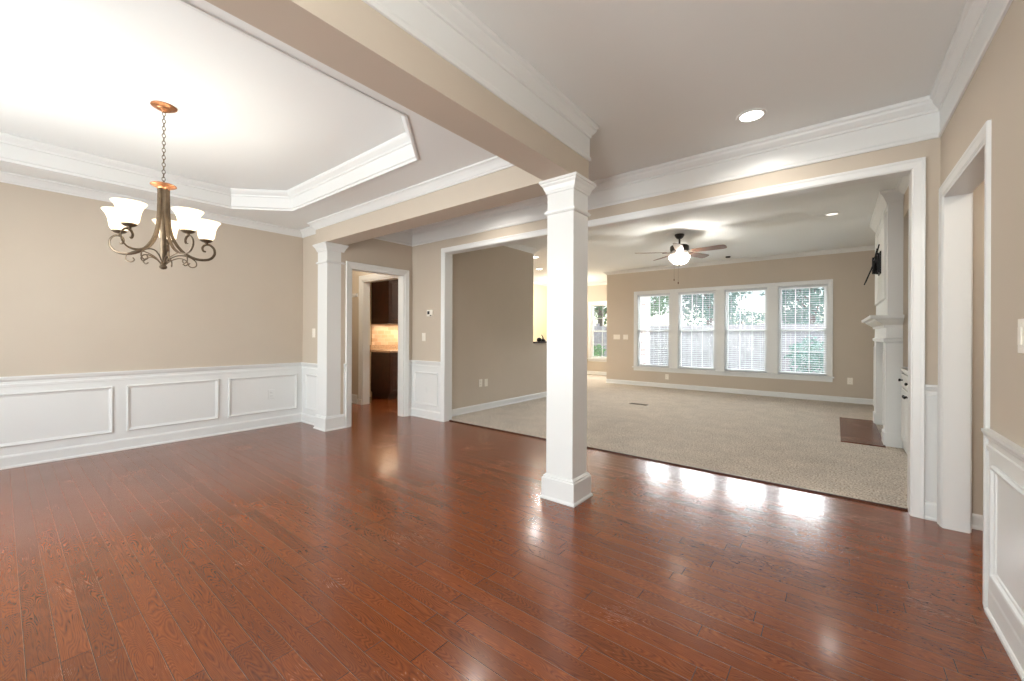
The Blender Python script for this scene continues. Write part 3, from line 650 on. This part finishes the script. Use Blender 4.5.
# fireplace -----------------------------------------------------------------
fx, fy0, fy1 = .44, 5.98, 7.60
fp = thing('fireplace', (fx+.2, (fy0+fy1)/2, 0), 'tall white fireplace with mantel shelf and panelled chimney breast on the right living room wall', 'fireplace')
obj('chimney_breast', boxm((fx, XW, fy0, fy1, 1.20, 2.769), (.56, XW, fy0, fy1, 0, 1.20)), 'trim', fp)
bm = BM(); sweep(bm, [(fy0+.14, 1.62), (fy0+.14, 2.58), (fy1-.14, 2.58), (fy1-.14, 1.62)], [(d*1.4, h*1.2) for d, h in mold], A=(0, 1, 0), B=(0, 0, 1), N=(-1, 0, 0), O=(fx, 0, 0), closed=True)
obj('overmantel_panel', bm, 'trim', fp)
bm = BM(); sweep(bm, [(XW, fy1), (fx, fy1), (fx, fy0), (XW, fy0)][::-1], [(-d, h) for d, h in crown(ZC, .14, .07)]); obj('crown', bm, 'trim', fp)
bm = BM(); sweep(bm, [(.558, fy0), (fx, fy0), (fx, fy1), (XW, fy1)], [(-.001, 1.30), (-.03, 1.30), (-.035, 1.325), (-.06, 1.345), (-.10, 1.375), (-.11, 1.39), (-.145, 1.395), (-.150, 1.428), (-.001, 1.43)]); obj('mantel_shelf', bm, 'trim', fp)
bm = BM(); sweep(bm, [(.558, fy0), (fx, fy0), (fx, fy1), (.60, fy1)], [(-.001, 1.13), (-.028, 1.135), (-.034, 1.15), (-.034, 1.17), (-.012, 1.185), (-.010, 1.30), (-.001, 1.30)]); obj('frieze', bm, 'trim', fp)
for a, b in ((fy0, fy0+.22), (fy1-.22, fy1)):
    bm = boxm((.425, .56, a, b, .012, 1.135), (.412, .555, a-.006, b+.006, .012, .16)); 
    sweep(bm, [(a+.05, .24), (a+.05, 1.06), (b-.05, 1.06), (b-.05, .24)], [(d*.6, h*.6) for d, h in mold], A=(0, 1, 0), B=(0, 0, 1), N=(-1, 0, 0), O=(.425, 0, 0), closed=True)
    obj('pilaster', bm, 'trim', fp)
bm = boxm((.50, .56, fy0+.22, fy0+.40, .012, 1.0), (.50, .56, fy1-.40, fy1-.22, .012, 1.0), (.50, .56, fy0+.22, fy1-.22, .86, 1.135)); obj('surround', bm, 'trim', fp)
bm = boxm((.545, .558, fy0+.40, fy1-.40, .012, .86)); obj('firebox', bm, 'black', fp)
bm = boxm((.05, .425, 5.90, 7.61, .010, .024)); tag(obj('hearth', bm, 'hearth', fp), 'flat brown hearth slab with wood-like grain set in the carpet')

# tv mount
tm = thing('television_mount', (.44, 6.95, 2.12), 'black tilted television mount on the white chimney breast', 'television mount')
obj('wall_plate', boxm((.425, .4395, 6.78, 7.06, 1.98, 2.26), (.405, .425, 6.80, 6.83, 2.0, 2.24), (.405, .425, 7.01, 7.04, 2.0, 2.24), bev=.002), 'black', tm)
bm = BM(); tube(bm, [(.42, 6.86, 2.12), (.40, 6.95, 2.12), (.375, 6.88, 2.12)], .018, 8); tube(bm, [(.42, 6.98, 2.06), (.40, 7.02, 2.06), (.375, 6.94, 2.06)], .016, 8); tube(bm, [(.378, 6.9, 1.99), (.378, 6.9, 2.2)], .02, 8); obj('arm', bm, 'black', tm, .8)
for yy in (6.72, 7.02):
    bm = BM(); tube(bm, [(.415, yy, 2.33), (.375, yy, 2.12), (.29, yy, 1.87)], .012, 4, flat=(1.2, .8)); obj('bracket_rail', bm, 'black', tm)
bm = BM(); tube(bm, [(.382, 6.72, 2.16), (.382, 7.02, 2.16)], .010, 6); tube(bm, [(.35, 6.72, 2.04), (.35, 7.02, 2.04)], .010, 6); obj('cross_bar', bm, 'black', tm)

# built-in cabinet in the alcove beside the fireplace
cb = thing('built_in_cabinet', (.78, 5.0, 0), 'white built-in cabinet with black knobs in the alcove beside the fireplace', 'cabinet')
obj('body', boxm((.565, .99, 4.03, 5.975, .02, .835), (.60, .99, 4.03, 5.975, .0, .1)), 'trim', cb)
obj('countertop', boxm((.545, .99, 4.03, 5.975, .835, .87), bev=.004), 'trim', cb)
n_ = 4; w_ = (5.975-4.03)/n_
def knob(y, z, par):
    bm = BM(); lathe(bm, [(0, 0), (.007, 0), (.006, .012), (.014, .02), (.016, .028), (.010, .034), (0, .035)], 0, 0, 12)
    bmesh.ops.rotate(bm, verts=bm.verts, matrix=Matrix.Rotation(-PI/2, 3, 'Y')); bmesh.ops.translate(bm, verts=bm.verts, vec=(.548, y, z)); obj('knob', bm, 'black', par, .8)
for i in range(n_):
    a, b = 4.03+i*w_+.012, 4.03+(i+1)*w_-.012
    bm = boxm((.549, .565, a, b, .68, .815), bev=.003); dr = obj('drawer', bm, 'trim', cb); knob((a+b)/2+.1, .748, dr)
    bm = boxm((.549, .565, a, b, .11, .66), bev=.003); sweep(bm, [(a+.055, .17), (a+.055, .60), (b-.055, .60), (b-.055, .17)], [(d*.5, h*.3) for d, h in mold], A=(0, 1, 0), B=(0, 0, 1), N=(-1, 0, 0), O=(.549, 0, 0), closed=True)
    do = obj('door', bm, 'trim', cb); knob(b-.03 if i % 2 == 0 else a+.03, .61, do)

# kitchen ---------------------------------------------------------------------
kf = -6.36
lc = thing('base_cabinet', ((XK+kf)/2, 5.3, 0), 'dark wood kitchen base cabinet seen low through the small doorway', 'kitchen cabinet')
obj('body', boxm((XK+.002, kf-.02, 4.44, 6.20, .10, .86), (XK+.002, kf-.08, 4.46, 6.20, 0, .10)), 'cabwood', lc)
def door(par, y0, y1, z0, z1, x):
    bm = boxm((x-.02, x, y0, y1, z0, z1), bev=.003)
    sweep(bm, [(y0+.055, z0+.055), (y0+.055, z1-.055), (y1-.055, z1-.055), (y1-.055, z0+.055)][::-1], [(d*.6, h*.5) for d, h in mold], A=(0, 1, 0), B=(0, 0, 1), N=(1, 0, 0), O=(x, 0, 0), closed=True)
    dd = obj('door', bm, 'cabwood', par)
    bm = BM(); tube(bm, [(x, y1-.03, (z0+z1)/2-.05), (x+.025, y1-.03, (z0+z1)/2-.05), (x+.025, y1-.03, (z0+z1)/2+.05), (x, y1-.03, (z0+z1)/2+.05)], .005, 6); obj('handle', bm, 'bronze', dd)
for k in range(4): door(lc, 4.45+k*.43, 4.45+k*.43+.42, .12, .84, kf)
ct = thing('countertop', ((XK+kf)/2, 5.3, .86), 'speckled tan stone countertop on the dark base cabinet', 'countertop')
obj('slab', boxm((XK, kf+.03, 4.41, 6.20, .8605, .90), bev=.004), 'granite', ct)
obj('backsplash_lip', boxm((XK, XK+.02, 4.41, 6.20, .90, .99)), 'granite', ct)
ku = -6.42
uc = thing('wall_cabinet', ((XK+ku)/2, 5.3, 1.42), 'dark wood kitchen wall cabinet seen high through the small doorway', 'kitchen cabinet')
obj('body', boxm((XK, ku-.02, 4.44, 6.20, 1.395, 2.20)), 'cabwood', uc)
obj('crown', sweep(BM(), [(XK, 4.44), (ku-.02, 4.44), (ku-.02, 6.2)], [(.0, 2.20), (.012, 2.20), (.035, 2.25), (.04, 2.27), (0, 2.27)]), 'cabwood', uc)
for k in range(4): door(uc, 4.45+k*.43, 4.45+k*.43+.42, 1.43, 2.19, ku)
lamp('under_cabinet_lamp', 'AREA', (-6.75, 5.2, 1.385), 11, (1, .82, .6), .1, 1.4)
struct('wall_backsplash', boxm((XK, XK+.012, 4.44, 6.20, .99, 1.42)), 'tile')

# bar ledge and what stands on it
bl = tag(obj('bar_ledge', boxm((XQ-T-.10, XQ+.03, 6.125, 7.97, 1.045, 1.07), bev=.004), 'cabwood', loc=(XQ, 7, 1.045)), 'thin dark ledge capping the half wall toward the kitchen', 'ledge')
OX, OZ = XQ-.04, 1.07
ft = thing('ornament', (OX, 6.43, OZ), 'small dark ornament with a round body and a curved upright piece on the bar ledge', 'ornament')
bm = BM(); lathe(bm, [(0, OZ), (.03, OZ+.001), (.046, OZ+.022), (.048, OZ+.045), (.032, OZ+.072), (0, OZ+.082)], OX, 6.37, 14); obj('round_body', bm, 'black', ft, 1)
bm = BM(); lathe(bm, [(0, OZ), (.055, OZ+.001), (.05, OZ+.025), (.026, OZ+.055), (0, OZ+.06)], OX, 6.50, 14); obj('foot', bm, 'black', ft, 1)
bm = BM(); tube(bm, catmull([(OX, 6.50, OZ+.05), (OX, 6.495, OZ+.08), (OX, 6.47, OZ+.11), (OX, 6.45, OZ+.13)], 4), [.014]*4+[.010]*4+[.007]*5, 8); obj('curved_stem', bm, 'black', ft, 1)

# little things -------------------------------------------------------------
bm = BM(); lathe(bm, [(0, ZC-.0005), (.045, ZC-.0005), (.045, ZC-.018), (.035, ZC-.026), (0, ZC-.026)], -1.674, 8.98, 20)
tag(obj('ceiling_sensor', bm, 'iron', smooth=.6, loc=(-1.674, 8.98, ZC)), 'small dark round ceiling sensor beyond the fan blades', 'sensor')
t = thing('floor_register', (-2.647, 6.861, .012), 'thin brown metal floor register set in the carpet', 'floor vent')
obj('register_frame', boxm((-2.80, -2.50, 6.81, 6.825, .012, .018), (-2.80, -2.50, 6.895, 6.91, .012, .018), (-2.80, -2.785, 6.825, 6.895, .012, .018), (-2.515, -2.50, 6.825, 6.895, .012, .018)), 'bronze', t)
obj('louvres', boxm(*[(-2.785+.018*k, -2.779+.018*k, 6.825, 6.895, .0122, .0165) for k in range(15)]), 'bronze', t)
tag(obj('floor_transition', boxm((XA+.002, XE-.002, 3.892, 3.907, .0, .013), bev=.003), 'cabwood', loc=(-1.9, 3.9, 0)), 'thin dark strip where wood floor meets the beige carpet', 'floor strip')

# outdoors -------------------------------------------------------------------
o = struct('floor_lawn', boxm((-30, 30, 11.9, 60, -.5, -.12)), 'grass')
struct('floor_patio', boxm((XQ+.1, 4, YW+T+.02, 12.4, -.3, -.10)), 'patio')
bm = BM()
for k in range(24): 
    z = .0+k*.12; y0 = YW+T
    v = [(XQ-.03, z), (XQ+.0, z), (XQ-.018, z+.12), (XQ-.03, z+.12)]
    a = [bm.verts.new((p[0], y0, p[1])) for p in v]; b = [bm.verts.new((p[0], 11.34, p[1])) for p in v]
    for i in range(4): bm.faces.new((a[i], a[(i+1) % 4], b[(i+1) % 4], b[i]))
struct('wall_siding', bm, 'siding')
t = thing('wood_fence', (0, 17.5, 0), 'weathered grey board fence across the back yard', 'fence')
for k in range(9): obj('fence_post', boxm((-16+k*3.6, -15.88+k*3.6, 17.42, 17.54, -.2, 1.75)), 'fence', t)
bm = BM(); x = -16
while x < 13: box(bm, x, x+.135, 17.36, 17.385, -.1, 1.62+random.uniform(-.01, .01)); x += .142
obj('boards', bm, 'fence', t); obj('fence_rail', boxm((-16, 13, 17.39, 17.43, .3, .39)), 'fence', t); obj('fence_rail', boxm((-16, 13, 17.39, 17.43, 1.3, 1.39)), 'fence', t)
def foliage(bm, cx, cy, z0, z1, rad, n, size):
    for _ in range(n):
        while True:
            p = Vector((random.uniform(-1, 1), random.uniform(-1, 1), random.uniform(-1, 1)))
            if .35 < p.length < 1: break
        lump = .82+.18*math.sin(p.x*5+cx*3)*math.cos(p.z*6+cy)+.1*math.sin(p.y*9)
        c = Vector((cx+p.x*rad*lump, cy+p.y*rad*lump, (z0+z1)/2+p.z*(z1-z0)/2*lump)); s = size*random.uniform(.6, 1.3)
        a = Vector((random.gauss(0, 1), random.gauss(0, 1), random.gauss(0, 1))).normalized(); b = a.orthogonal().normalized()
        bm.faces.new([bm.verts.new(c+a*s), bm.verts.new(c+b*s*.5), bm.verts.new(c-a*s), bm.verts.new(c-b*s*.5)])
def tree(x, y, h, r, m, label, n=2600):
    t = thing('tree', (x, y, -.12), label, 'tree')
    bm = BM(); tube(bm, [(x, y, -.12), (x+.05, y, h*.3), (x-.04, y+.03, h*.6), (x+.1, y, h*.85)], [.16*r/2, .13*r/2, .09*r/2, .04], 8)
    for k in range(5):
        a = k*1.3; tube(bm, [(x, y, h*(.3+.08*k)), (x+math.cos(a)*r*.35, y+math.sin(a)*r*.35, h*(.45+.08*k)), (x+math.cos(a)*r*.6, y+math.sin(a)*r*.6, h*(.55+.08*k))], [.05, .035, .02], 6)
    obj('trunk', bm, 'bark', t, 1)
    bm = BM(); foliage(bm, x, y, h*.22, h, r, n, .15); obj('crown', bm, m, t)
tree(-8.3, 22, 7.2, 2.5, 'leafa', 'broad green tree seen through the leftmost living room window')
tree(-6.2, 27.5, 6.4, 2.5, 'leafb', 'blue-green tree seen through the second window from the left')
tree(-8.6, 54, 4.5, 3.4, 'leafb', 'low distant tree on the horizon at the left of the third window', 1600)
tree(-3.4, 58, 4.6, 3.4, 'leafb', 'low distant tree on the horizon between the third and right windows', 1600)
tree(-.75, 20.5, 4.6, 1.9, 'leafb', 'airy blue-green tree in the right living room window', 1300)
tree(-12.6, 25.5, 7.2, 2.5, 'leafa', 'green tree outside the breakfast nook window')
def shrub(x, y, h, r, m, label):
    t = thing('shrub', (x, y, -.12), label, 'shrub')
    bm = BM(); tube(bm, [(x, y, -.12), (x, y, h*.5)], .03, 6)
    for k in range(4): tube(bm, [(x, y, 0), (x+math.cos(k*1.6)*r*.5, y+math.sin(k*1.6)*r*.5, h*.6)], [.02, .01], 5)
    obj('stem', bm, 'bark', t); bm = BM(); foliage(bm, x, y, -.1, h, r, 900, .07); obj('foliage', bm, m, t)
shrub(1.1, 15.4, 1.5, .9, 'leafa', 'green shrub in front of the fence, right window')
shrub(-.65, 16.3, 1.2, .7, 'leafb', 'lower green shrub in front of the fence between third and right windows')
t = thing('porch_pillar', (-4.52, 12.0, -.1), 'pale brick porch pillar outside the left edge of the leftmost living room window', 'pillar')
obj('pillar_shaft', boxm((-4.68, -4.36, 11.84, 12.16, -.1, 3.0)), 'brick', t)
obj('pillar_base', boxm((-4.71, -4.33, 11.81, 12.19, -.1, .12), bev=.01), 'siding', t)
shrub(-7.6, 14.2, 1.1, .9, 'leafa', 'green shrub just outside the breakfast nook window')
